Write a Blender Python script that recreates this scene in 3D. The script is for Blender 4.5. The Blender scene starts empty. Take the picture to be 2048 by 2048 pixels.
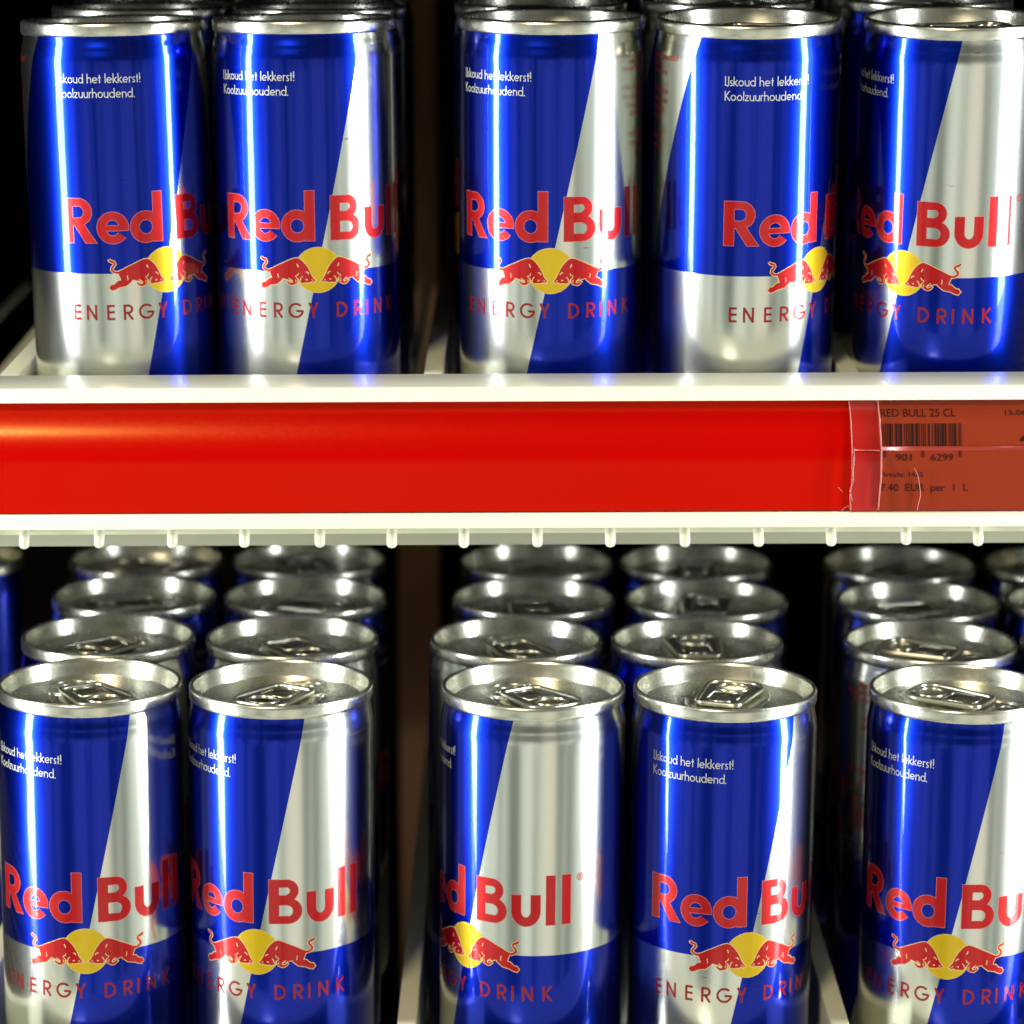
import bpy, bmesh, math, random
from mathutils import Vector, Matrix
from mathutils.geometry import tessellate_polygon
random.seed(7)
R = math.radians
S = bpy.context.scene
C = S.collection

# ---------------------------------------------------------------- camera
cam = bpy.data.cameras.new('camera')
co = bpy.data.objects.new('camera', cam); C.objects.link(co)
co.location = (0, -0.8, 0.352)
co.rotation_euler = (R(90 - 11.8), 0, 0)
cam.sensor_width = 36; cam.lens = 102.06
cam.clip_start = 0.02; cam.clip_end = 30
cam.dof.use_dof = True; cam.dof.focus_distance = 0.80; cam.dof.aperture_fstop = 11.0
S.camera = co

# ---------------------------------------------------------------- world: the dim shop in front of the cooler
W = bpy.data.worlds.new('World'); S.world = W; W.use_nodes = True
nt = W.node_tree; N = nt.nodes; L = nt.links
for n in list(N): N.remove(n)
out = N.new('ShaderNodeOutputWorld'); bg = N.new('ShaderNodeBackground')
L.new(bg.outputs[0], out.inputs[0])
tc = N.new('ShaderNodeTexCoord'); sp = N.new('ShaderNodeSeparateXYZ'); L.new(tc.outputs['Generated'], sp.inputs[0])
at = N.new('ShaderNodeMath'); at.operation = 'ARCTAN2'; L.new(sp.outputs[0], at.inputs[0])
ng = N.new('ShaderNodeMath'); ng.operation = 'MULTIPLY'; ng.inputs[1].default_value = -1; L.new(sp.outputs[1], ng.inputs[0]); L.new(ng.outputs[0], at.inputs[1])
cb = N.new('ShaderNodeCombineXYZ'); L.new(at.outputs[0], cb.inputs[0])
zs = N.new('ShaderNodeMath'); zs.operation = 'MULTIPLY'; zs.inputs[1].default_value = .5; L.new(sp.outputs[2], zs.inputs[0]); L.new(zs.outputs[0], cb.inputs[2])
nz = N.new('ShaderNodeTexNoise'); nz.inputs['Scale'].default_value = 4.6; nz.inputs['Detail'].default_value = 4; L.new(cb.outputs[0], nz.inputs['Vector'])
cr = N.new('ShaderNodeValToRGB'); L.new(nz.outputs['Fac'], cr.inputs[0])
e = cr.color_ramp.elements
e[0].position = .42; e[0].color = (.15, .17, .14, 1); e[1].position = .60; e[1].color = (.96, .98, .84, 1)
mid = e.new(.5); mid.color = (.52, .57, .46, 1)
# a pale doorway-like band a little right of straight out
b1 = N.new('ShaderNodeMapRange'); b1.interpolation_type = 'SMOOTHSTEP'; b1.inputs[1].default_value = .20; b1.inputs[2].default_value = .24; L.new(at.outputs[0], b1.inputs[0])
b2 = N.new('ShaderNodeMapRange'); b2.interpolation_type = 'SMOOTHSTEP'; b2.inputs[1].default_value = .52; b2.inputs[2].default_value = .47; L.new(at.outputs[0], b2.inputs[0])
bb = N.new('ShaderNodeMath'); bb.operation = 'MULTIPLY'; L.new(b1.outputs[0], bb.inputs[0]); L.new(b2.outputs[0], bb.inputs[1])
bm_ = N.new('ShaderNodeMix'); bm_.data_type = 'RGBA'; L.new(bb.outputs[0], bm_.inputs[0]); L.new(cr.outputs[0], bm_.inputs[6]); bm_.inputs[7].default_value = (.98, .90, .72, 1)
L.new(bm_.outputs[2], bg.inputs[0])
el = N.new('ShaderNodeMapRange'); el.interpolation_type = 'SMOOTHSTEP'      # lit shop floor and shelves below eye level, dim above
el.inputs[1].default_value = -.10; el.inputs[2].default_value = .12; el.inputs[3].default_value = .92; el.inputs[4].default_value = .16
L.new(sp.outputs[2], el.inputs[0]); L.new(el.outputs[0], bg.inputs[1])

# ---------------------------------------------------------------- lamps
def area(name, loc, rot, sx, sy, power, col, spread=180):
    l = bpy.data.lights.new(name, 'AREA'); l.spread = R(spread); l.shape = 'RECTANGLE'; l.size = sx; l.size_y = sy; l.energy = power; l.color = col
    o = bpy.data.objects.new(name, l); C.objects.link(o); o.location = loc; o.rotation_euler = rot
    return o
def aim(o, target):
    d = Vector(target) - o.location
    o.rotation_euler = d.to_track_quat('-Z', 'Y').to_euler()
LX = 0.42
for s in (-1, 1):                    # the two vertical tubes in the door frame of the cooler
    o = area('cooler_tube_light', (s * LX, -0.11, 0.20), (0, 0, 0), 0.062, 1.1, 4.2, (.93, .97, 1.0), 100)
    aim(o, (0, -0.11, 0.20))
o = area('shop_ceiling_light', (-0.98, -2.82, 1.95), (0, 0, 0), 0.6, 0.14, 62, (1, .86, .62))
aim(o, (0, 0, .2))

S.view_settings.view_transform = 'Standard'; S.view_settings.look = 'None'
S.view_settings.exposure = 0; S.view_settings.gamma = 1
S.render.engine = 'CYCLES'
S.cycles.max_bounces = 10; S.cycles.glossy_bounces = 6; S.cycles.sample_clamp_indirect = 6

# ---------------------------------------------------------------- materials
def mat(name, col, metallic=0., rough=.5, coat=0., coat_rough=.04, spec=.5):
    m = bpy.data.materials.new(name); m.use_nodes = True
    b = m.node_tree.nodes['Principled BSDF']
    b.inputs['Base Color'].default_value = (*col, 1); b.inputs['Metallic'].default_value = metallic
    b.inputs['Roughness'].default_value = rough; b.inputs['Coat Weight'].default_value = coat
    b.inputs['Coat Roughness'].default_value = coat_rough; b.inputs['Coat IOR'].default_value = 1.38; b.inputs['Specular IOR Level'].default_value = spec
    return m
def add_noise_rough(m, scale, lo, hi, stretch=(1, 1, 1)):
    nt = m.node_tree; b = nt.nodes['Principled BSDF']
    tc = nt.nodes.new('ShaderNodeTexCoord'); mp = nt.nodes.new('ShaderNodeMapping'); mp.inputs['Scale'].default_value = stretch
    n = nt.nodes.new('ShaderNodeTexNoise'); n.inputs['Scale'].default_value = scale; n.inputs['Detail'].default_value = 4
    mr = nt.nodes.new('ShaderNodeMapRange'); mr.inputs[3].default_value = lo; mr.inputs[4].default_value = hi
    nt.links.new(tc.outputs['Object'], mp.inputs[0]); nt.links.new(mp.outputs[0], n.inputs['Vector'])
    nt.links.new(n.outputs['Fac'], mr.inputs[0]); nt.links.new(mr.outputs[0], b.inputs['Roughness'])
    return n
def add_bump(m, scale, dist, strength=.3, stretch=(1, 1, 1)):
    nt = m.node_tree; b = nt.nodes['Principled BSDF']
    tc = nt.nodes.new('ShaderNodeTexCoord'); mp = nt.nodes.new('ShaderNodeMapping'); mp.inputs['Scale'].default_value = stretch
    n = nt.nodes.new('ShaderNodeTexNoise'); n.inputs['Scale'].default_value = scale; n.inputs['Detail'].default_value = 3
    bp = nt.nodes.new('ShaderNodeBump'); bp.inputs['Strength'].default_value = strength; bp.inputs['Distance'].default_value = dist
    nt.links.new(tc.outputs['Object'], mp.inputs[0]); nt.links.new(mp.outputs[0], n.inputs['Vector'])
    nt.links.new(n.outputs['Fac'], bp.inputs['Height']); nt.links.new(bp.outputs[0], b.inputs['Normal'])

def make_label_mat():
    """printed can wall: blue and silver fields split by two slanted lines and one level line"""
    m = mat('printed_can_wall', (.8, .8, .8), 1.0, .3, .62, .035)
    nt = m.node_tree; N = nt.nodes; L = nt.links; b = N['Principled BSDF']
    def M(op, a, b_, c=None):
        n = N.new('ShaderNodeMath'); n.operation = op
        for i, v in enumerate((a, b_)):
            if v is None: continue
            if isinstance(v, (int, float)): n.inputs[i].default_value = v
            else: L.new(v, n.inputs[i])
        return n.outputs[0]
    tc = N.new('ShaderNodeTexCoord'); sp = N.new('ShaderNodeSeparateXYZ'); L.new(tc.outputs['Object'], sp.inputs[0])
    x, y, z = sp.outputs
    th = M('MULTIPLY', M('ARCTAN2', x, M('MULTIPLY', y, -1)), 180 / math.pi)      # degrees from the logo's centre
    zm = M('MULTIPLY', z, 1000)
    right = M('ADD', M('MULTIPLY', M('SUBTRACT', zm, 76.3), .468), 5.7)
    left = M('ADD', M('MULTIPLY', M('SUBTRACT', zm, 67.7), .66), -124.5)
    inside = M('MULTIPLY', M('LESS_THAN', th, right), M('GREATER_THAN', th, left))
    upper = M('GREATER_THAN', zm, 62.9)
    # blue when (upper and inside) or (lower and outside)  ->  blue = 1 - |upper - inside|
    blue = M('SUBTRACT', 1, M('ABSOLUTE', M('SUBTRACT', upper, inside), None))
    mix = N.new('ShaderNodeMix'); mix.data_type = 'RGBA'
    mix.inputs[6].default_value = (.74, .77, .73, 1); mix.inputs[7].default_value = (.003, .021, .46, 1)
    L.new(blue, mix.inputs[0])
    # fine metallic flake in the ink
    n = N.new('ShaderNodeTexNoise'); n.inputs['Scale'].default_value = 2600; n.inputs['Detail'].default_value = 1
    L.new(tc.outputs['Object'], n.inputs['Vector'])
    mr = N.new('ShaderNodeMapRange'); mr.inputs[1].default_value = .3; mr.inputs[2].default_value = .7
    mr.inputs[3].default_value = .98; mr.inputs[4].default_value = 1.02; L.new(n.outputs['Fac'], mr.inputs[0])
    vm = N.new('ShaderNodeVectorMath'); vm.operation = 'SCALE'; L.new(mix.outputs[2], vm.inputs[0]); L.new(mr.outputs[0], vm.inputs['Scale'])
    oi = N.new('ShaderNodeObjectInfo')
    ns = N.new('ShaderNodeTexNoise'); ns.noise_dimensions = '4D'; ns.inputs['Scale'].default_value = 420; ns.inputs['Detail'].default_value = 2
    ms = N.new('ShaderNodeMapping'); ms.inputs['Scale'].default_value = (.35, .35, 1.6); L.new(tc.outputs['Object'], ms.inputs[0]); L.new(ms.outputs[0], ns.inputs['Vector'])
    L.new(M('MULTIPLY', oi.outputs['Random'], 17), ns.inputs['W'])
    sc = N.new('ShaderNodeMapRange'); sc.inputs[1].default_value = .735; sc.inputs[2].default_value = .76; sc.inputs[3].default_value = 1; sc.inputs[4].default_value = .45
    L.new(ns.outputs['Fac'], sc.inputs[0])
    vs = N.new('ShaderNodeVectorMath'); vs.operation = 'SCALE'; L.new(vm.outputs[0], vs.inputs[0]); L.new(sc.outputs[0], vs.inputs['Scale'])
    L.new(vs.outputs[0], b.inputs['Base Color'])
    rg = N.new('ShaderNodeMapRange'); rg.inputs[3].default_value = .20; rg.inputs[4].default_value = .24; L.new(blue, rg.inputs[0])
    L.new(rg.outputs[0], b.inputs['Roughness'])
    # slight waviness of the wall, different on every can
    n2 = N.new('ShaderNodeTexNoise'); n2.noise_dimensions = '4D'; n2.inputs['Scale'].default_value = 60; n2.inputs['Detail'].default_value = 2
    mp = N.new('ShaderNodeMapping'); mp.inputs['Scale'].default_value = (1, 1, .35)
    L.new(tc.outputs['Object'], mp.inputs[0]); L.new(mp.outputs[0], n2.inputs['Vector'])
    L.new(M('MULTIPLY', oi.outputs['Random'], 30), n2.inputs['W'])
    bp = N.new('ShaderNodeBump'); bp.inputs['Strength'].default_value = .25; bp.inputs['Distance'].default_value = .0004
    L.new(n2.outputs['Fac'], bp.inputs['Height']); L.new(bp.outputs[0], b.inputs['Normal']); L.new(bp.outputs[0], b.inputs['Coat Normal'])
    return m
m_wall = make_label_mat()
m_redink = mat('red_ink', (.44, .003, .005), .65, .36, 1.0, .04)
m_redthin = mat('dark_red_ink', (.27, .003, .004), .7, .38, 1.0, .04)
m_outline = mat('pale_outline_ink', (.55, .16, .16), .5, .35, 1.0, .04)
m_gold = mat('yellow_ink', (.62, .42, .004), .65, .36, 1.0, .04)
m_cream = mat('cream_outline_ink', (.62, .44, .20), .3, .4, 1.0, .04)
m_white = mat('white_ink', (.42, .42, .36), .3, .4, 1.0, .04)
m_green = mat('dark_green_ink', (.02, .07, .05), .2, .4, 1.0, .04)
m_alu = mat('lid_aluminium', (.74, .74, .64), 1.0, .26); add_noise_rough(m_alu, 500, .21, .31)
m_tab = mat('tab_aluminium', (.76, .75, .62), 1.0, .28)
m_plastic = mat('cream_plastic', (.72, .71, .53), 0, .28, .4, .08); add_bump(m_plastic, 220, .0002, .25, (.08, 1, 1))
m_wire = mat('cream_coated_wire', (.60, .59, .47), 0, .3, .3, .1)
m_bar = mat('shaded_cream_bar', (.42, .42, .30), 0, .4)  # cream bar, its under-shelf shade mixed into the darker base colour
m_red = mat('red_price_strip', (.37, .0006, .0004), 0, .2, 0, .1, .26); m_red.node_tree.nodes['Principled BSDF'].inputs['Specular Tint'].default_value = (1, .55, .16, 1)
add_noise_rough(m_red, 900, .13, .22); 
m_wallbk = mat('dark_cooler_back', (.005, .004, .003), 0, .8, spec=0)
m_side = mat('cooler_side_wall', (.004, .004, .004), 0, .8, spec=0)
m_post = mat('brown_upright', (.62, .29, .14), 0, .6)
m_div = mat('cream_divider', (.80, .78, .56), 0, .4)
m_label = mat('translucent_price_paper', (.19, .020, .005), 0, .35, 0, .1, .15); add_noise_rough(m_label, 700, .3, .5)
m_print = mat('black_print', (.018, .006, .005), 0, .6, spec=.05)
m_sleeve = mat('sleeve_edge', (.32, .08, .06), 0, .3)
m_crease = mat('glossy_crease', (.24, .020, .010), 0, .3, 0, .1, .6)
m_film = mat('sleeve_film', (.34, .005, .003), 0, .25, .05, .06)

# ---------------------------------------------------------------- mesh helpers
def link(name, me, parent=None):
    o = bpy.data.objects.new(name, me); C.objects.link(o)
    if parent: o.parent = parent
    return o
def finish(bm, name, mats, smooth=True):
    me = bpy.data.meshes.new(name); bm.to_mesh(me); bm.free()
    for m in mats: me.materials.append(m)
    if smooth:
        for p in me.polygons: p.use_smooth = True
    return me
def lathe(bm, prof, seg=160, mi=0, close_top=False):
    rings = []
    for r, z in prof:
        if r < 1e-9: rings.append([bm.verts.new((0, 0, z * .001))]); continue
        rings.append([bm.verts.new((r * .001 * math.sin(2 * math.pi * i / seg), -r * .001 * math.cos(2 * math.pi * i / seg), z * .001)) for i in range(seg)])
    for a, b in zip(rings, rings[1:]):
        for i in range(seg):
            j = (i + 1) % seg
            if len(a) == 1: f = bm.faces.new((a[0], b[j], b[i]))
            elif len(b) == 1: f = bm.faces.new((a[i], a[j], b[0]))
            else: f = bm.faces.new((a[i], a[j], b[j], b[i]))
            f.material_index = mi; f.smooth = True
def box(bm, x0, x1, y0, y1, z0, z1, mi=0):
    v = [bm.verts.new(p) for p in ((x0,y0,z0),(x1,y0,z0),(x1,y1,z0),(x0,y1,z0),(x0,y0,z1),(x1,y0,z1),(x1,y1,z1),(x0,y1,z1))]
    for q in ((3,2,1,0),(4,5,6,7),(0,1,5,4),(1,2,6,5),(2,3,7,6),(3,0,4,7)):
        f = bm.faces.new([v[i] for i in q]); f.material_index = mi
def tube(bm, pts, r, seg=8, closed=False, mi=0, ry=None, caps=True):
    """tube along pts; r scalar or list"""
    n = len(pts); pts = [Vector(p) for p in pts]; rings = []
    up = None
    for i, p in enumerate(pts):
        a = pts[(i - 1) % n] if (closed or i > 0) else p
        b = pts[(i + 1) % n] if (closed or i < n - 1) else p
        t = (b - a).normalized()
        if up is None: up = Vector((0, 0, 1)) if abs(t.z) < .9 else Vector((1, 0, 0))
        s = t.cross(up).normalized(); u = s.cross(t).normalized(); up = u
        rr = r[i] if isinstance(r, (list, tuple)) else r
        rings.append([bm.verts.new(p + s * rr * math.cos(2*math.pi*k/seg) + u * (rr if ry is None else ry) * math.sin(2*math.pi*k/seg)) for k in range(seg)])
    m = n if closed else n - 1
    for i in range(m):
        a, b = rings[i], rings[(i + 1) % n]
        for k in range(seg):
            f = bm.faces.new((a[k], a[(k+1) % seg], b[(k+1) % seg], b[k])); f.material_index = mi; f.smooth = True
    if not closed and caps:
        for ring in (rings[0], rings[-1][::-1]):
            f = bm.faces.new(ring); f.material_index = mi

# ---------------------------------------------------------------- flat print, in mm, wrapped round the can afterwards
class Print:
    """layers of flat polygons (x = mm along the wall, z = mm up the can)"""
    def __init__(s): s.f = []; s.k = 0
    def quad(s, pts, mi, lay):
        a = sum(pts[i][0]*pts[(i+1)%len(pts)][1] - pts[(i+1)%len(pts)][0]*pts[i][1] for i in range(len(pts)))
        if abs(a) < 1e-7: return
        s.f.append((pts if a > 0 else pts[::-1], mi, lay))
    def poly(s, pts, mi, lay, g=0):
        if g: pts = offset(pts, g)
        for t in tessellate_polygon([[Vector((p[0], p[1], 0)) for p in pts]]):
            s.quad([pts[i] for i in t], mi, lay)
    def ring(s, cx, cy, ro, ri, a0, a1, mi, lay, g=0, ky=1.0, kiy=None, n=36):
        """ro, ri outer and inner radius along x; ky scales height; kiy inner height radius"""
        oy = ro * ky; iy = ri * ky if kiy is None else kiy
        n = max(4, int(n * abs(a1 - a0) / 360)) + 2
        for i in range(n):
            t0 = R(a0 + (a1 - a0) * i / n); t1 = R(a0 + (a1 - a0) * (i + 1) / n)
            P = lambda t, rx, rz: (cx + rx * math.cos(t), cy + rz * math.sin(t))
            s.quad([P(t0, ri - g, iy - g), P(t0, ro + g, oy + g), P(t1, ro + g, oy + g), P(t1, ri - g, iy - g)], mi, lay)
    def disc(s, cx, cy, r, mi, lay, n=64):
        for i in range(n):
            t0 = 2*math.pi*i/n; t1 = 2*math.pi*(i+1)/n
            s.quad([(cx, cy), (cx+r*math.cos(t0), cy+r*math.sin(t0)), (cx+r*math.cos(t1), cy+r*math.sin(t1))], mi, lay)
    def rect(s, x0, x1, y0, y1, mi, lay, g=0): s.quad([(x0-g,y0-g),(x1+g,y0-g),(x1+g,y1+g),(x0-g,y1+g)], mi, lay)
    def line(s, p, q, w, mi, lay):
        d = Vector((q[0]-p[0], q[1]-p[1])); n = Vector((-d.y, d.x)).normalized() * w / 2
        s.quad([(p[0]+n.x,p[1]+n.y),(p[0]-n.x,p[1]-n.y),(q[0]-n.x,q[1]-n.y),(q[0]+n.x,q[1]+n.y)], mi, lay)
    def path(s, pts, w, mi, lay):
        """ribbon with mitred joints; w scalar or list"""
        n = len(pts); L_, R_ = [], []
        for i, p in enumerate(pts):
            a = Vector(pts[max(i-1,0)]); b = Vector(pts[min(i+1,n-1)]); t = (b-a).normalized(); nn = Vector((-t.y, t.x)) * (w[i] if isinstance(w, list) else w) / 2
            L_.append((p[0]+nn.x, p[1]+nn.y)); R_.append((p[0]-nn.x, p[1]-nn.y))
        for i in range(n-1): s.quad([L_[i], R_[i], R_[i+1], L_[i+1]], mi, lay)
    def wrap(s, bm_out, rad, step=.7):
        """cut every polygon into narrow columns and roll it onto the cylinder"""
        groups = {}
        for pts, mi, lay in s.f: groups.setdefault((mi, lay), []).append(pts)
        for (mi, lay), fs in groups.items():
            bm = bmesh.new()
            for pts in fs:
                try: bm.faces.new([bm.verts.new((p[0], 0, p[1])) for p in pts])
                except ValueError: pass
            bmesh.ops.remove_doubles(bm, verts=bm.verts, dist=.0005)
            xs = [v.co.x for v in bm.verts]; x = math.floor(min(xs) / step) * step + step
            while x < max(xs):
                bmesh.ops.bisect_plane(bm, geom=bm.verts[:] + bm.edges[:] + bm.faces[:], dist=1e-5, plane_co=(x, 0, 0), plane_no=(1, 0, 0))
                x += step
            mp = {}
            r = rad + lay * .001
            for v in bm.verts:
                t = v.co.x / rad
                mp[v] = bm_out.verts.new((r*.001*math.sin(t), -r*.001*math.cos(t), v.co.z*.001))
            for f in bm.faces:
                try: g = bm_out.faces.new([mp[v] for v in f.verts]); g.material_index = mi; g.smooth = True
                except ValueError: pass
            bm.free()
def offset(pts, g):
    n = len(pts); area = sum(pts[i][0]*pts[(i+1)%n][1]-pts[(i+1)%n][0]*pts[i][1] for i in range(n)); sg = 1 if area > 0 else -1
    o = []
    for i in range(n):
        a, b, c = Vector(pts[i-1]), Vector(pts[i]), Vector(pts[(i+1)%n])
        n1 = Vector(((b-a).y, -(b-a).x)).normalized()*sg; n2 = Vector(((c-b).y, -(c-b).x)).normalized()*sg
        m = n1 + n2
        if m.length < .2: m = n1
        m.normalize(); k = g / max(.55, m.dot(n1)); o.append((b.x + m.x*k, b.y + m.y*k))
    return o

WALL, RED, DRED, OUTL, GOLD, CREAM, WHITE, GREEN = range(8)
def big_word(P, mi, lay, g):
    Z = 71.9; k = [0]
    def lay_():                                  # each stroke a hair higher than the last: no coplanar overlaps
        k[0] += 1; return lay + k[0] * .5
    def rect(x, a, b, c, d): P.rect(x+a, x+b, Z+c, Z+d, mi, lay_(), g)
    def ring(x, cx, cy, ro, ri, a0, a1, oy=None, iy=None): P.ring(x+cx, Z+cy, ro, ri, a0, a1, mi, lay_(), g, (oy or ro)/ro, iy if iy is not None else ri)
    x = -29.7                                     # R
    rect(x, 0, 2.8, 0, 12.9); rect(x, 2.8, 4.7, 10.7, 12.9); rect(x, 2.8, 4.7, 5.1, 7.2)
    ring(x, 4.7, 9.0, 4.0, 1.6, -90, 90, 3.9, 1.75)
    P.poly([(x+3.0, Z+5.6), (x+6.1, Z+5.6), (x+9.9, Z+0), (x+6.6, Z+0)], mi, lay_(), g)
    x = -19.4                                     # e
    ring(x, 4.25, 4.35, 4.45, 1.95, 0, 322, 4.6, 2.35); rect(x, 2.0, 8.6, 3.55, 5.0)
    x = -10.1                                     # d
    ring(x, 4.4, 4.35, 4.5, 1.95, 0, 360, 4.6, 2.1); rect(x, 6.6, 9.3, 0, 14.5)
    x = 3.8                                       # B
    rect(x, 0, 2.8, 0, 12.9)
    rect(x, 2.8, 5.0, 10.7, 12.9); rect(x, 2.8, 5.0, 6.4, 8.3); ring(x, 5.0, 9.65, 3.3, 1.0, -90, 90, 3.25, 1.1)
    rect(x, 2.8, 5.4, 0, 2.2); rect(x, 2.8, 5.4, 5.5, 7.4); ring(x, 5.4, 3.7, 3.9, 1.4, -90, 90, 3.7, 1.6)
    x = 14.5                                      # u
    rect(x, 0, 2.7, 4.2, 8.9); rect(x, 5.5, 8.2, 4.2, 8.9); ring(x, 4.1, 4.2, 4.1, 1.4, 180, 360, 4.5, 1.9)
    rect(24.3, 0, 2.6, 0, 14.5); rect(28.9, 0, 2.6, 0, 14.5)   # ll
def thin(P, ch, x, z, h, w, mi, lay, sx=1.0):
    """geometric sans capitals and small letters from strokes; h = cap height (or ascender for small letters); returns the advance"""
    k = [0]
    def ly(): k[0] += 1; return lay + (k[0] + (ord(ch) % 3) * .2) * .4
    ln = lambda a, b, c, d: P.line((x+a*sx, z+b), (x+c*sx, z+d), w, mi, ly())
    def arc(cx, cy, r, a0, a1, ky=1.0): P.ring(x+cx*sx, z+cy, r*sx+w/2, max(.01, r*sx-w/2), a0, a1, mi, ly(), 0, (r*ky+w/2)/(r*sx+w/2), max(.01, r*ky-w/2), 24)
    o = w/2; X = h*.62; q = X/2 - o
    if ch == 'E': ln(o,0,o,h); [ln(w,y,h*.50,y) for y in (o, h*.52, h-o)]; return h*.50
    if ch == 'N': P.path([(x+o, z), (x+o, z+h)], w, mi, ly()); ln(o, h-o*.6, h*.7-o, o*.6); ln(h*.7-o,0,h*.7-o,h); return h*.7
    if ch == 'R': ln(o,0,o,h); ln(w,h-o,h*.3,h-o); ln(w,h*.46,h*.3,h*.46); arc(h*.3,(h-o+h*.46)/2,(h-o-h*.46)/2,-90,90); ln(h*.26,h*.45,h*.56,0); return h*.55
    if ch == 'G': arc(h/2,h/2,h/2-o,45,360); ln(h*.52,h*.46,h-o,h*.46); return h
    if ch == 'Y': ln(h*.33,0,h*.33,h*.45); ln(h*.33,h*.42,o,h); ln(h*.33,h*.42,h*.66-o,h); return h*.66
    if ch == 'D': ln(o,0,o,h); ln(w,o,h*.22,o); ln(w,h-o,h*.22,h-o); arc(h*.22,h/2,h/2-o,-90,90); return h*.72
    if ch == 'I': ln(o,0,o,h); return w
    if ch == 'J': ln(h*.22,h*.12,h*.22,h); arc(h*.10,h*.12,h*.12,180,360); return h*.22+o
    if ch == 'K': ln(o,0,o,h); ln(w*.8,h*.48,h*.56,h); ln(w*1.0,h*.55,h*.60,0); return h*.58
    if ch == 'o': arc(X/2,X/2,q,0,360); return X
    if ch == 'd': arc(X/2,X/2,q,0,360); ln(X-o,0,X-o,h); return X
    if ch == 'e': arc(X/2,X/2,q,0,318); ln(w,X*.5,X-w,X*.5); return X
    if ch == 'u': ln(o,X*.4,o,X); ln(X*.85-o,0,X*.85-o,X); arc(X*.425,X*.42,X*.425-o,180,360); return X*.85
    if ch == 'n': ln(o,0,o,X); ln(X*.85-o,0,X*.85-o,X*.6); arc(X*.425,X*.58,X*.425-o,0,180); return X*.85
    if ch == 'h': ln(o,0,o,h); ln(X*.85-o,0,X*.85-o,X*.6); arc(X*.425,X*.58,X*.425-o,0,180); return X*.85
    if ch == 'k': ln(o,0,o,h); ln(w*.9,X*.45,X*.72,X); ln(w*.9,X*.55,X*.80,0); return X*.76
    if ch == 'l': ln(o,0,o,h); return w
    if ch == 't': ln(X*.25,0,X*.25,h*.86); ln(0,X-o,X*.5,X-o); return X*.5
    if ch == 'r': ln(o,0,o,X); arc(X*.36,X*.62,X*.30,60,150); return X*.48
    if ch == 'z': ln(0,o,X*.7,o); ln(0,X-o,X*.7,X-o); ln(o*.8,o,X*.7-o*.8,X-o); return X*.7
    if ch == 's':
        P.path([(x+a*X*sx, z+b*X) for a, b in ((.02,.12),(.2,.06),(.42,.12),(.46,.28),(.3,.46),(.14,.58),(.10,.76),(.25,.92),(.48,.88))], w, mi, ly()); return X*.52
    if ch == '!': ln(o,h*.3,o,h); ln(o,0,o,w*1.1); return w
    if ch == '.': ln(o,0,o,w*1.1); return w
    return h*.26
def thin_word(P, text, x, z, h, w, width, mi, lay):
    D = Print(); gap = w*.95; t = 0
    for c in text: t += thin(D, c, 0, 0, h, w, 0, 0) + gap
    sx = width / (t - gap)
    for c in text:
        a = thin(P, c, x, z, h, w, mi, lay, sx); x += (a + gap) * sx
# the bull, traced in mm from the centre of the sun
def bx(px, py): return ((math.degrees(math.asin((px-886)/1198)) - 6.4) * .4625, (440 - py) * .0222 + 63.35)
HIND = [(-10.4,-2.8),(-11.1,-3.4),(-12,-4.1),(-14,-4.5),(-15.1,-5.1),(-16.2,-5.4),(-16.9,-4.6),(-16.3,-3.7),(-15.5,-3.6),(-14.9,-3.1),(-14.3,-2.5),(-13.4,-2.4),(-13.7,-1.45)]
BULL = [(410,425),(440,412),(480,388),(520,368),(560,350),(610,326),(660,302),(700,286),(745,276),(785,290),(825,325),(860,368),(890,415),(912,460),(935,515),(958,552),(985,585),(972,588),(950,578),(962,606),(925,588),(905,602),(860,604),(815,608),(795,600),(780,575),(765,560),(748,566),(752,592),(735,615),(700,632),(665,636),(640,622),(612,592),(625,580),(650,602),(672,606),(690,588),(672,572),(640,566),(600,556),(560,546)]
TAIL = [(415,440),(375,448),(345,436),(322,412),(325,385),(348,355),(362,330),(352,308),(325,300),(300,285),(292,268)]
MARKS = [([(748,355),(765,400)],.28), ([(860,462),(885,470),(900,492)],.30), ([(856,566),(880,566)],.34),
         ([(770,475),(755,505),(725,515),(742,540),(768,560)],.22), ([(815,520),(795,545),(785,580)],.25),
         ([(505,485),(500,510),(512,530),(500,548)],.22), ([(640,545),(665,560),(690,585),(680,605)],.22), ([(725,560),(735,580),(725,600)],.2),
         ([(930,560),(950,580)],.2)]
def bull(P, s):
    m = lambda p: (s * bx(*p)[0], bx(*p)[1])
    body = [m(p) for p in BULL] + [(s * a, b + 63.35) for a, b in HIND] + [m((398, 465))]; tail = [m(p) for p in TAIL]
    P.poly(body, CREAM, 45, .20); P.path(tail, [1.0]*(len(tail)-1)+[.7], CREAM, 47)
    P.poly(body, RED, 58, 0); P.path(tail, [.62]*5+[.55,.55,.6,.7,.6,.2], RED, 61)
    for i, (pts, w) in enumerate(MARKS): P.path([m(p) for p in pts], w, CREAM, 66 + i)
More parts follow.
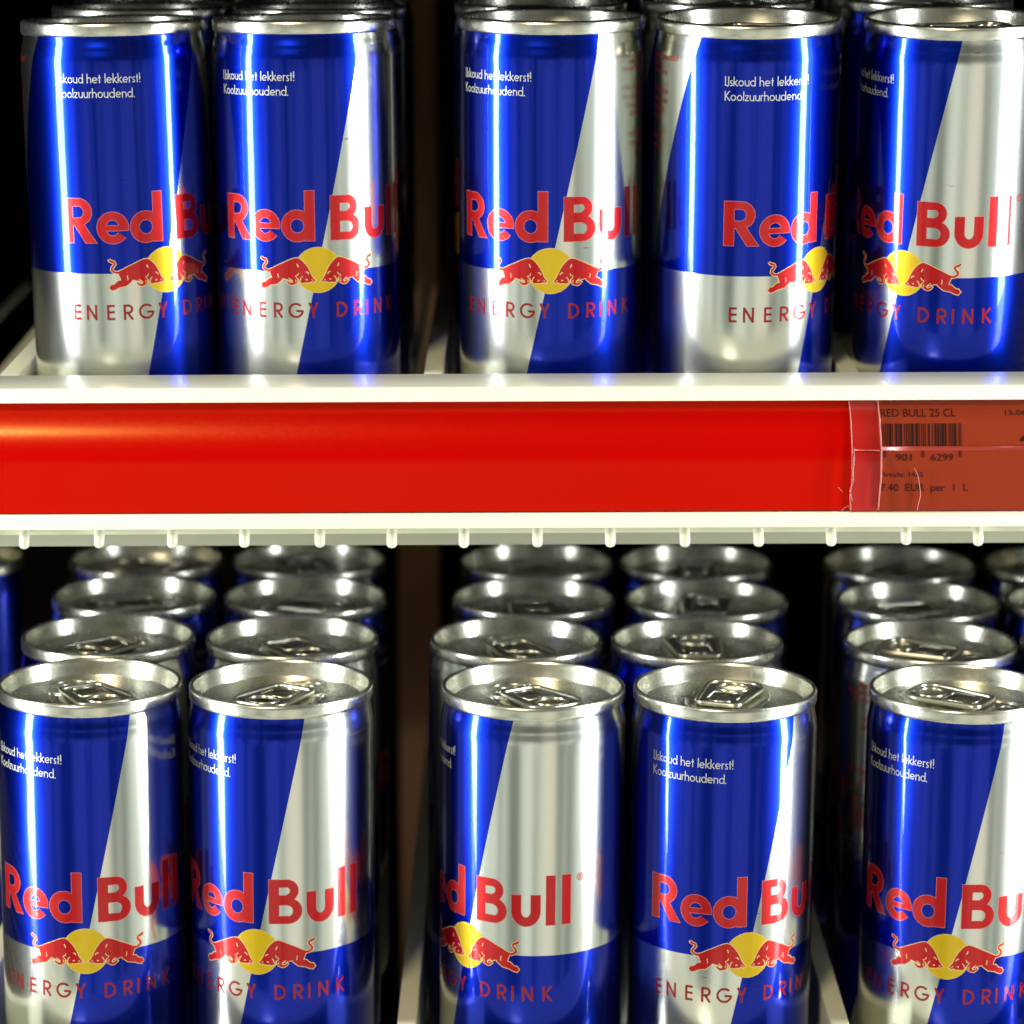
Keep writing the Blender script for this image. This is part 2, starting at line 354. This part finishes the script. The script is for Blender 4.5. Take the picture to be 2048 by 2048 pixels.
def font_polys(text, size, width=None, bold=0.0):
    cu = bpy.data.curves.new('tmp', 'FONT'); cu.body = text; cu.size = size; cu.resolution_u = 3; cu.offset = bold
    o = bpy.data.objects.new('tmp', cu); C.objects.link(o)
    dg = bpy.context.evaluated_depsgraph_get(); me = bpy.data.meshes.new_from_object(o.evaluated_get(dg))
    fs = [[(me.vertices[i].co.x, me.vertices[i].co.y) for i in p.vertices] for p in me.polygons]
    bpy.data.objects.remove(o); bpy.data.curves.remove(cu); bpy.data.meshes.remove(me)
    xs = [p[0] for f in fs for p in f]; x0, x1 = min(xs), max(xs); k = width / (x1 - x0) if width else 1
    return [[((x - x0) * k, y) for x, y in f] for f in fs], (x1 - x0) * k

def body_mesh():
    bm = bmesh.new()
    prof = [(0, 9), (12, 8), (18, 4.5), (20.2, 1.2), (21.2, .25), (22.0, 0), (22.8, .3), (23.5, 1.3), (24.2, 3.0), (25.2, 5.6), (25.9, 8), (26.35, 10.3), (26.5, 12.5), (26.5, 40), (26.5, 80), (26.5, 120), (26.5, 123.8), (26.45, 124.8), (26.3, 125.8), (26.13, 126.7), (26.04, 127.3), (26.0, 127.7), (25.9, 128.2), (25.72, 129.1), (25.55, 130.1), (25.45, 131.5)]
    lathe(bm, prof, 192, WALL)
    P = Print()
    big_word(P, OUTL, 8, .13); big_word(P, RED, 25, 0)
    P.ring(34.4, 85.3, 1.05, .80, 0, 360, DRED, 20, 0)
    thin(P, 'R', 34.05, 84.75, 1.1, .2, DRED, 20)
    for ch, x in zip('ENERGYDRINK', (-27.8, -23.8, -17.8, -13.1, -8.8, -3.1, 5.1, 10.5, 14.7, 17.7, 23.5)):
        thin(P, ch, x, 49.3, 4.5, .66, DRED, 20)
    P.disc(0, 63.35, 6.72, CREAM, 36); P.disc(0, 63.35, 6.62, GOLD, 39)
    bull(P, 1); bull(P, -1)
    thin_word(P, 'IJskoud het lekkerst!', -30.2, 117.9, 2.75, .28, 24.6, WHITE, 15)
    thin_word(P, 'Koolzuurhoudend.', -30.2, 113.7, 2.75, .28, 22.8, WHITE, 15)
    # small print on the silver panel left of the blue field (right aligned to its slanted edge)
    lines = [('Verfrissend en is speciaal', 123.6, -99.5, RED), ('ontwikkeld voor tijden', 121.4, -119, RED), ('van verhoogde mentale', 119.2, -109.5, RED),
             ('prestaties & verbe-', 113.8, -108, RED), ('tert reactie & nade-', 111.1, -108.5, RED), ('stimuleert', 108.6, -113.5, RED), ('stofwisselle', 106.0, -119.5, RED),
             ('hoeveelinheid', 100.2, -118, RED), ('niet dagelijks mensch.', 97.4, -117.5, RED), ('inspanning', 94.8, -129, RED),
             ('koolhydraten 11g', 89.8, -132, GREEN), ('cafeine 32mg', 86.8, -127, GREEN), ('taurine', 84.0, -129, GREEN), ('gekoeld bewaren', 75.0, -134, GREEN), ('inhoud 250 ml', 72.4, -134, GREEN), ('statiegeld', 69.8, -136, GREEN)]
    for t, z, th, mi in lines:
        fs, w = font_polys(t, 2.75, bold=.012)
        for f in fs: P.quad([(x + th * .4625 - w, y + z) for x, y in f], mi, 15)
    # barcode of the back panel
    bmrand = random.Random(3); x = 62
    while x < 78:
        w = bmrand.choice((.3, .3, .6, .9)); P.rect(x, x + w, 84, 100, GREEN, 15); x += w + bmrand.choice((.3, .6))
    P.wrap(bm, 26.5)
    return finish(bm, 'can_body', [m_wall, m_redink, m_redthin, m_outline, m_gold, m_cream, m_white, m_green], False)

def lid_mesh():
    bm = bmesh.new()
    prof = [(25.1, 131.0), (25.6, 130.95), (25.95, 131.15), (26.12, 131.6), (26.15, 132.3), (26.15, 133.7), (26.05, 134.4), (25.8, 134.85), (25.45, 135.0), (25.1, 134.9), (24.85, 134.6), (24.74, 134.1), (24.66, 133.6), (24.35, 132.0), (24.0, 130.5), (23.92, 130.1), (23.7, 129.65), (23.45, 129.5), (23.2, 129.55), (23.0, 129.8), (22.85, 130.1), (22.7, 130.2), (22.5, 130.22), (21.8, 130.22), (15, 130.22), (8, 130.22), (0, 130.22)]
    lathe(bm, prof, 160, 0)
    z = .13022
    def ell(cx, cy, rx, ry, a0=0, a1=360, n=40): return [(cx + rx*math.cos(R(a0+(a1-a0)*i/n)), cy + ry*math.sin(R(a0+(a1-a0)*i/n)), z) for i in range(n if a1-a0 == 360 else n+1)]
    # local +x points to the opening: score line, raised bead and the deboss round the tab
    tube(bm, ell(.0105, 0, .0092, .0088), .00028, 6, True, ry=.00022)
    tube(bm, ell(.0108, 0, .0078, .0074, 200, 520), .0005, 6, False, ry=.00035)
    tube(bm, [(-.0150+.0*i, 0, z) for i in range(0)] or ell(-.004, 0, .0160, .0112, 60, 300), .00045, 6, False, ry=.0003)
    tube(bm, [(.0085, -.0085, z), (.002, -.0108, z), (-.006, -.0112, z)], .00045, 6, ry=.0003)
    tube(bm, [(.0085, .0085, z), (.002, .0108, z), (-.006, .0112, z)], .00045, 6, ry=.0003)
    tube(bm, ell(.013, 0, .0022, .004), .0004, 6, True, ry=.0003)
    for sy in (-1, 1): tube(bm, [(-.0175, sy*.004, z), (-.0175, sy*.0015, z)], .0005, 6, ry=.00035)
    return finish(bm, 'can_lid', [m_alu])

def tab_mesh():
    bm = bmesh.new()
    # outline: nose (+x) rounded-flat, finger end (-x) wider and round
    pts = []
    def arc(cx, cy, rx, ry, a0, a1, n):
        for i in range(n + 1):
            t = R(a0 + (a1 - a0) * i / n); pts.append((cx + rx*math.cos(t), cy + ry*math.sin(t)))
    arc(5.2, 4.2, 2.6, 2.4, 0, 90, 6); arc(-10.0, 3.0, 5.2, 5.1, 90, 180, 8)
    pts2 = [(x, -y) for x, y in reversed(pts)]; outer = pts + pts2
    # waist
    outer = [(x, y * (1 - .05*math.exp(-((x-0)/4)**2))) for x, y in outer]
    dense = []
    for i, p in enumerate(outer):
        q = outer[(i+1) % len(outer)]; d = math.dist(p, q); n = max(1, int(d/1.6))
        for k in range(n): dense.append((p[0]+(q[0]-p[0])*k/n, p[1]+(q[1]-p[1])*k/n))
    outer = dense
    hole = [(-9.3 + 4.0*math.cos(2*math.pi*i/28), 4.5*math.sin(2*math.pi*i/28)) for i in range(28)]
    hub = [(2.7*math.cos(a)+.2, 2.7*math.sin(a)) for a in [2*math.pi*i/24 for i in range(24)]]
    H = lambda x: 1.25 + .022 * (-x)      # finger end a little higher
    zb = 130.22
    loops = [outer, hole, hub]
    flat = [p for l in loops for p in l]
    tris = tessellate_polygon([[Vector((x, y, 0)) for x, y in l] for l in loops])
    for dz, fl in ((.15, False), (-.25, True)):
        vs = [bm.verts.new((x*.001, y*.001, (zb + H(x) + dz)*.001)) for x, y in flat]
        for t in tris:
            a, b, c = [vs[i] for i in t]
            nrm = (b.co - a.co).cross(c.co - a.co).z
            f = (a, b, c) if (nrm > 0) != fl else (a, c, b)
            try: bm.faces.new(f)
            except ValueError: pass
    T = lambda l, dz=0: [Vector((x*.001, y*.001, (zb + H(x) + dz)*.001)) for x, y in l]
    tube(bm, T(outer), .00070, 10, True, ry=.00080)
    tube(bm, T(hole), .00045, 8, True, ry=.0006)
    # rivet island, lower than the plate
    n = 24
    ring0 = [bm.verts.new((x*.001, y*.001, (zb + H(x) - .2)*.001)) for x, y in hub]
    ring1 = [bm.verts.new((x*.0007, y*.0007, (zb + .55)*.001)) for x, y in hub]
    c = bm.verts.new((0, 0, (zb + .55)*.001))
    for i in range(n):
        j = (i+1) % n
        bm.faces.new((ring0[i], ring0[j], ring1[j], ring1[i])); bm.faces.new((ring1[i], ring1[j], c))
    # raised square bracket round the rivet
    sq = [(2.2, 4.3), (-4.0, 4.3), (-4.0, -4.3), (2.2, -4.3)]
    tube(bm, T(sq, .15), .00030, 6, False, ry=.0003)
    tube(bm, T([(4.9, -3.0), (5.4, 0), (4.9, 3.0)], .15), .00035, 6, False, ry=.0003)
    tube(bm, T([(-14.0, -2.2), (-14.2, 0), (-14.0, 2.2)], .15), .0002, 6, False, ry=.0002)
    bmesh.ops.recalc_face_normals(bm, faces=bm.faces)
    me = finish(bm, 'pull_tab', [m_tab])
    return me
def rivet_mesh():
    bm = bmesh.new()
    lathe(bm, [(2.1, 130.7), (2.15, 131.1), (1.9, 131.35), (1.3, 131.45), (.9, 131.3), (0, 131.22)], 28)
    return finish(bm, 'rivet', [m_tab])

# ---------------------------------------------------------------- the cans
ME_BODY, ME_LID, ME_TAB, ME_RIVET = body_mesh(), lid_mesh(), tab_mesh(), rivet_mesh()
GROUP = 'slim blue and silver drink cans standing on the two cooler shelves'
def proto_can():
    t = bpy.data.objects.new('drink_can', None); C.objects.link(t); t.empty_display_size = .02
    t['label'] = 'x'; t['category'] = 'drink can'; t['group'] = GROUP
    b = link('can_body', ME_BODY, t); l = link('can_lid', ME_LID, t); tb = link('pull_tab', ME_TAB, t); link('rivet', ME_RIVET, tb)
    return t
PROTO = proto_can(); used = [False]
def copy_can(src):
    r = src.copy(); C.objects.link(r)
    for ch in src.children:
        c = ch.copy(); C.objects.link(c); c.parent = r
        for g in ch.children:
            d = g.copy(); C.objects.link(d); d.parent = c
    return r
def can(label, x, y, z, logo, tab, tilt=0., roll=0.):
    """logo: direction the printed emblem faces, degrees to the right of straight out of the cooler; tab: where the opening points"""
    o = PROTO if not used[0] else copy_can(PROTO); used[0] = True
    o.location = (x, y, z); o.rotation_euler = (R(tilt), R(roll), 0); o['label'] = label
    for ch in o.children:
        if ch.name.startswith('can_body'): ch.rotation_euler = (0, 0, R(logo))
        if ch.name.startswith('can_lid') or ch.name.startswith('pull_tab'): ch.rotation_euler = (0, 0, R(tab))
    return o
def facing(phi, x, d): return phi - math.degrees(math.atan2(x, d))
LOW = lambda x, y: -x * .0075
# lower shelf, front row
for lab, x, phi, tab in (
    ('lower shelf front can at far left, tab ring towards front right', -.1205, -6.5, 122),
    ('lower shelf front can second from left, tab ring towards front left', -.0660, -17, 60),
    ('lower shelf front can in the middle, mostly silver side showing, emblem at its left edge', .0059, -43.7, 124),
    ('lower shelf front can right of the middle one, its opening pointing to the front', .0605, 18, -110),
    ('lower shelf front can at far right with wide white glare along the photo edge', .1280, -2.8, -33)):
    can(lab, x - .0008, 0, LOW(x, 0), facing(phi, x, .8), tab, 0, .43)
ROWS = {1: ([-.1225, -.0668, .0011, .0559, .1267, .1805], .054), 2: ([-.1216, -.0666, .0066, .0622, .1303, .1846], .1075), 3: ([-.1241, -.069, .0082, .0623, .1312, .186, -.192], .161)}
COLN = ['leftmost', 'second', 'third', 'fourth', 'fifth', 'sixth', 'column beyond the left divider']
PH = {(1,0): -60, (1,1): -100, (1,2): 120, (1,3): 20, (1,4): 100, (1,5): -30, (2,0): 120, (2,1): 130, (2,2): 110, (2,3): 60, (2,4): -120, (2,5): -20, (3,0): 100, (3,1): 140, (3,2): 120, (3,3): 40, (3,4): 150, (3,5): 90, (3,6): 60}
TB = {(1,0): 52, (1,1): 125, (1,2): 112, (1,3): -85, (1,4): -25, (2,0): 25, (2,1): 160, (2,2): 100, (2,3): -95}
RN = {1: 'second row', 2: 'third row', 3: 'fourth row'}
for r, (xs, y) in ROWS.items():
    for c, x in enumerate(xs):
        if c == 6: lab = 'blurred lower shelf can cut by the far left edge under the wire shelf'
        elif c == 5: lab = 'lower shelf can cut by the right photo edge, in the %s from the front' % RN[r]
        else: lab = 'lower shelf can in the %s, directly behind the %s front can' % (RN[r], ['far left', 'second', 'middle', 'fourth', 'far right'][c])
        can(lab, x - .0008, y, LOW(x, y), PH[(r, c)], TB.get((r, c), random.uniform(0, 360)), 0, .43)
# upper shelf
UF = .1868 + .0036; UY = .045; SL = .055
UP = [(-.1125, 27.4, 100, .5), (-.0589, 5.8, 60, .5), (.0112, 0, 20, 2.2), (.0673, 51.7, 150, 4.0), (.1262, -27.4, 185, 4.6)]
ULAB = ['upper shelf front can at far left, emblem and lettering turned to its right side',
        'upper shelf front can second from left, beside the brown upright, name faces front',
        'upper shelf front can in the middle, emblem dead centre, silver wedge at right',
        'upper shelf front can turned right, red small print on its silver left edge',
        'upper shelf front can at far right, silver half glaring, cut by the photo edge']
for i, (x, phi, tab, tilt) in enumerate(UP):
    can(ULAB[i], x, UY, UF - [.0014, .0008, 0, 0, 0][i], facing(phi, x, .845), tab, tilt, [-.9, -.4, 0, 0, 0][i]).scale = (1, 1, .973)
for r in (1, 2, 3):
    for i, (x, phi, tab, tilt) in enumerate(UP):
        s = math.tan(R(tilt))
        can('upper shelf can in the %s, mostly hidden behind the %s front can' % (RN[r], ['far left', 'second', 'middle', 'fourth', 'far right'][i]),
            x + random.uniform(-.002, .002) - .001, UY + .0545 * r, UF + .0545 * r * s, random.uniform(-180, 180), random.uniform(0, 360), tilt, 0).scale = (1, 1, .973)

# ---------------------------------------------------------------- shelves
def tag(o, label, cat, group=None):
    o['label'] = label; o['category'] = cat
    if group: o['group'] = group
def prism(bm, prof, x0, x1, mi=0, closed=True, nx=1):
    """profile (y, z) extruded along x"""
    cols = [[bm.verts.new((x0 + (x1-x0)*k/nx, y, z)) for y, z in prof] for k in range(nx+1)]
    n = len(prof)
    for a, b in zip(cols, cols[1:]):
        for i in range(n if closed else n-1):
            j = (i+1) % n
            f = bm.faces.new((a[i], a[j], b[j], b[i])); f.material_index = mi
    if closed:
        bm.faces.new(cols[0]); bm.faces.new(cols[-1][::-1])
def bevel_mesh(bm, w, ang=30):
    bmesh.ops.recalc_face_normals(bm, faces=bm.faces)
    ed = [e for e in bm.edges if len(e.link_faces) == 2 and e.calc_face_angle(0) > R(ang)]
    bmesh.ops.bevel(bm, geom=ed, offset=w, segments=3, affect='EDGES', profile=.5)
def smooth_by_angle(me, ang=40):
    for p in me.polygons: p.use_smooth = True
    me.set_sharp_from_angle(angle=R(ang)) if hasattr(me, 'set_sharp_from_angle') else None
XL, XR = -.46, .46
def build_shelf(name, zf, yo, label, visible_wires=True):
    """zf floor height, yo = y of the front can axes"""
    root = bpy.data.objects.new(name, None); C.objects.link(root); root.location = (0, yo - .045, zf - .185)
    tag(root, label, 'cooler shelf')
    root.rotation_euler = (0, R(-.22), 0) if visible_wires else (0, R(.43), 0)
    # front rail: top ledge, back web, lower lip
    bm = bmesh.new(); box(bm, XL, XR, -.0150, .0085, .2188, .2230); bevel_mesh(bm, .0007)
    me = finish(bm, 'rail_ledge', [m_plastic]); smooth_by_angle(me); link('rail_ledge', me, root)
    bm = bmesh.new(); box(bm, XL, XR, -.0065, -.0045, .1879, .2185)
    link('rail_web', finish(bm, 'rail_web', [m_plastic], False), root)
    bm = bmesh.new(); box(bm, XL, XR, -.0152, -.0060, .1833, .1877); bevel_mesh(bm, .0006)
    me = finish(bm, 'lower_lip', [m_plastic]); smooth_by_angle(me); link('lower_lip', me, root)
    bm = bmesh.new(); box(bm, XL, XR, .0090, .0110, .1735, .1788)
    link('cross_bar', finish(bm, 'cross_bar', [m_bar], False), root)
    bm = bmesh.new(); box(bm, XL, XR, -.0055, -.0035, .1800, .1828)
    link('cross_bar', finish(bm, 'cross_bar', [m_plastic], False), root)
    # wires
    n0 = -21
    base = None
    for k in range(n0, 23):
        x = .0081 + .0204 * k
        if base is None:
            bm = bmesh.new(); r = .0015
            hz = .005 if visible_wires else 0
            P = [(0, .36, .1836 + hz + (.36-.045)*.045), (0, .045, .1836 + hz), (0, .012, .1836 + hz), (0, -.002, .1833), (0, -.0062, .1822), (0, -.0088, .1812), (0, -.0102, .1800), (0, -.0106, .1788), (0, -.0106, .1779), (0, -.0106, .1774), (0, -.0106, .17715)]
            tube(bm, P, [r]*8 + [r*.93, r*.7, r*.3], 10)
            base = finish(bm, 'wire', [m_wire])
        o = link('wire', base, root); o.location = (x + random.uniform(-.0004, .0004), 0, random.uniform(-.0002, .0002)); o.rotation_euler = (0, 0, R(random.uniform(-.3, .3)))
    return root
build_shelf('wire_shelf', .185, .045, 'cream wire shelf with front rail holding the red price strip, carrying the upper cans')
build_shelf('wire_shelf', 0.0, 0.0, 'cream wire shelf under the lower row of cans, just below the photo', False)

# red price strip in the rail (curved face)
def strip_mesh(x0, x1, off, name, mats, nx=1, z0=.1881, z1=.2185):
    bm = bmesh.new(); prof = []
    n = 60
    y = 0; pts = []
    ztot = z1 - z0
    zc = .2012
    for i in range(n + 1):
        z = .1881 + (.2185 - .1881) * i / n
        if z < zc: yy = -.01475 + (zc - z) * -.0
        else:
            t = (z - zc) / (.2185 - zc); yy = -.01475 + .0059 * t ** 1.7
        pts.append((yy - off, z))
    pts = [p for p in pts if z0 - 1e-6 <= p[1] <= z1 + 1e-6]
    back = [(p[0] + .0006, p[1]) for p in reversed(pts)]
    prism(bm, pts + back, x0, x1, 0, True, nx)
    bmesh.ops.recalc_face_normals(bm, faces=bm.faces)
    me = finish(bm, name, mats); smooth_by_angle(me, 30); return me
def strip_y(z): 
    zc = .2012
    return -.01475 if z < zc else -.01475 + .0059 * ((z-zc)/(.2185-zc)) ** 1.7
o = link('price_strip', strip_mesh(XL, XR, 0, 'price_strip', [m_red])); o.rotation_euler = (0, R(-.22), 0)
tag(o, 'long plain glossy red price strip in the front rail of the upper shelf', 'price strip')
PXM = .0001465     # metres per 1932-px pixel at the rail
X = lambda px: (px - 966) * PXM
ZZ = lambda py: .352 - .7855 * math.tan(R(11.8) + math.atan((py - 966) / 5477))
# clear sleeve over the right end
root = bpy.data.objects.new('price_tag_sleeve', None); C.objects.link(root); root.rotation_euler = (0, R(-.22), 0)
tag(root, 'clear plastic sleeve with torn whitish edges over the right end of the red strip', 'price tag sleeve')
link('sleeve_film', strip_mesh(X(1608), XR, .0007, 'sleeve_film', [m_film]), root)
bm = bmesh.new()
def edge_path(pts, w):
    v = [(X(px), strip_y(ZZ(py)) - .0021, ZZ(py)) for px, py in pts]
    tube(bm, v, w, 6)
edge_path([(1605, 762), (1608, 800), (1609, 850), (1610, 900), (1606, 940), (1609, 966)], .00016)
edge_path([(1612, 845), (1613, 865), (1611, 885), (1612, 905), (1606, 925), (1611, 945)], .00020)
edge_path([(1609, 962), (1603, 953), (1595, 958), (1591, 962)], .00014)
edge_path([(1583, 918), (1592, 927)], .00010)
edge_path([(1611, 849), (1660, 850)], .00016)
link('sleeve_edge', finish(bm, 'sleeve_edge', [m_sleeve]), root)
# paper price tag
root2 = bpy.data.objects.new('price_tag', None); C.objects.link(root2); root2.rotation_euler = (0, R(-.22), 0)
tag(root2, 'brownish red price tag with black lettering and barcode at the right', 'price tag')
link('tag_paper', strip_mesh(X(1661), XR, .0014, 'tag_paper', [m_label], z0=.1886, z1=.2182), root2)
bm = bmesh.new()
edge_path([(1659, 762), (1662, 800), (1664, 850), (1664, 900), (1661, 940), (1660, 962)], .00022)
edge_path([(1725, 882), (1732, 895), (1736, 912), (1739, 935), (1734, 955), (1733, 966)], .00012)
tube(bm, [(X(px_), strip_y(ZZ(848)) - .0014, ZZ(848)) for px_ in (1664, 1750, 1850, 1990)], .00025, 10, mi=1, ry=.0007)
link('tag_edge', finish(bm, 'tag_edge', [m_sleeve, m_crease]), root2)
PB = bmesh.new()
def put(fs, ox, oz):
    for f in fs:
        try: PB.faces.new([PB.verts.new((ox + x, 0, oz + z)) for x, z in f])
        except ValueError: pass
def words(t, px0, px1, py_base, hpx):
    fs, w = font_polys(t, hpx * PXM / .70, (px1 - px0) * PXM)
    put(fs, X(px0), ZZ(py_base))
words('RED BULL 25 CL', 1664, 1805, 791, 14)
words('901', 1691, 1721, 870, 13)
words('6299', 1757, 1799, 870, 13)
words('Article: 1425', 1664, 1743, 900, 9)
words('7.40  EUR  per  1  L', 1664, 1828, 927, 14)
words('15.06', 1898, 1937, 789, 9)
words('4', 1924, 1950, 846, 34)
br = random.Random(11); px = 1665; k = 0
while px < 1814:
    w = br.choice((1.6, 1.6, 3.2, 4.8)); guard = px < 1672 or 1736 < px < 1745 or px > 1806
    if guard: w = 1.6
    z0, z1 = ZZ(864 if guard else 851), ZZ(803)
    q = [[(0, 0), (w * PXM, 0), (w * PXM, z1 - z0), (0, z1 - z0)]]
    put(q, X(px), z0); px += w + (1.8 if guard else br.choice((1.6, 1.6, 3.2, 4.2)))
zc_ = .1885
while zc_ < .218:
    bmesh.ops.bisect_plane(PB, geom=PB.verts[:] + PB.edges[:] + PB.faces[:], dist=1e-8, plane_co=(0, 0, zc_), plane_no=(0, 0, 1)); zc_ += .0005
for v in PB.verts: v.co.y = strip_y(v.co.z) - .00150
link('tag_print', finish(PB, 'tag_print', [m_print], False), root2)

# dividers running back between the columns
def divider(label, x, z0, z1, y0, y1, slope, roll):
    bm = bmesh.new(); box(bm, -.0028, .0028, y0, y1, 0, z1 - z0); bevel_mesh(bm, .0005)
    me = finish(bm, 'shelf_divider', [m_div]); smooth_by_angle(me)
    o = link('shelf_divider', me); o.location = (x, 0, z0); o.rotation_euler = (R(slope), 0, 0)
    tag(o, label, 'shelf divider', 'cream shelf dividers between the can columns')
for nm, x in (('at the far left end of the cans', -.1445), ('left of the middle can', -.0226), ('left of the rightmost can', .0975)):
    divider('cream divider strip on the upper shelf %s' % nm, x, .187, .2195, .0095, .34, 1.5, 0)
for nm, x in (('left of the middle can', -.0300), ('left of the rightmost can', .0935)):
    divider('cream divider strip on the lower shelf %s' % nm, x, .002, .040, -.034, .30, 0, 0)
divider('cream divider strip on the lower shelf beside the far left can', -.157, .002, .040, -.034, .30, 0, 0)

# ---------------------------------------------------------------- cooler interior
def struct(name, mesh_fn, m):
    bm = bmesh.new(); mesh_fn(bm); o = link(name, finish(bm, name, [m], False)); o['kind'] = 'structure'; return o
struct('back_wall', lambda b: box(b, -.52, .52, .43, .45, -.25, .62), m_wallbk)
for s in (-1, 1): struct('side_wall', lambda b: box(b, min(s*.50, s*.52), max(s*.50, s*.52), -.06, .428, -.25, .62), m_side)
struct('ceiling', lambda b: box(b, -.498, .498, -.02, .428, .365, .385), m_side)
struct('floor', lambda b: box(b, -.498, .498, -.10, .428, -.12, -.10), m_side)
bm = bmesh.new(); box(bm, -.047, -.030, .36, .40, -.098, .362); bevel_mesh(bm, .002)
me = finish(bm, 'upright_post', [m_post]); smooth_by_angle(me); o = link('upright_post', me)
tag(o, 'blurred brown upright post at the back, seen between second and third can columns', 'upright post')
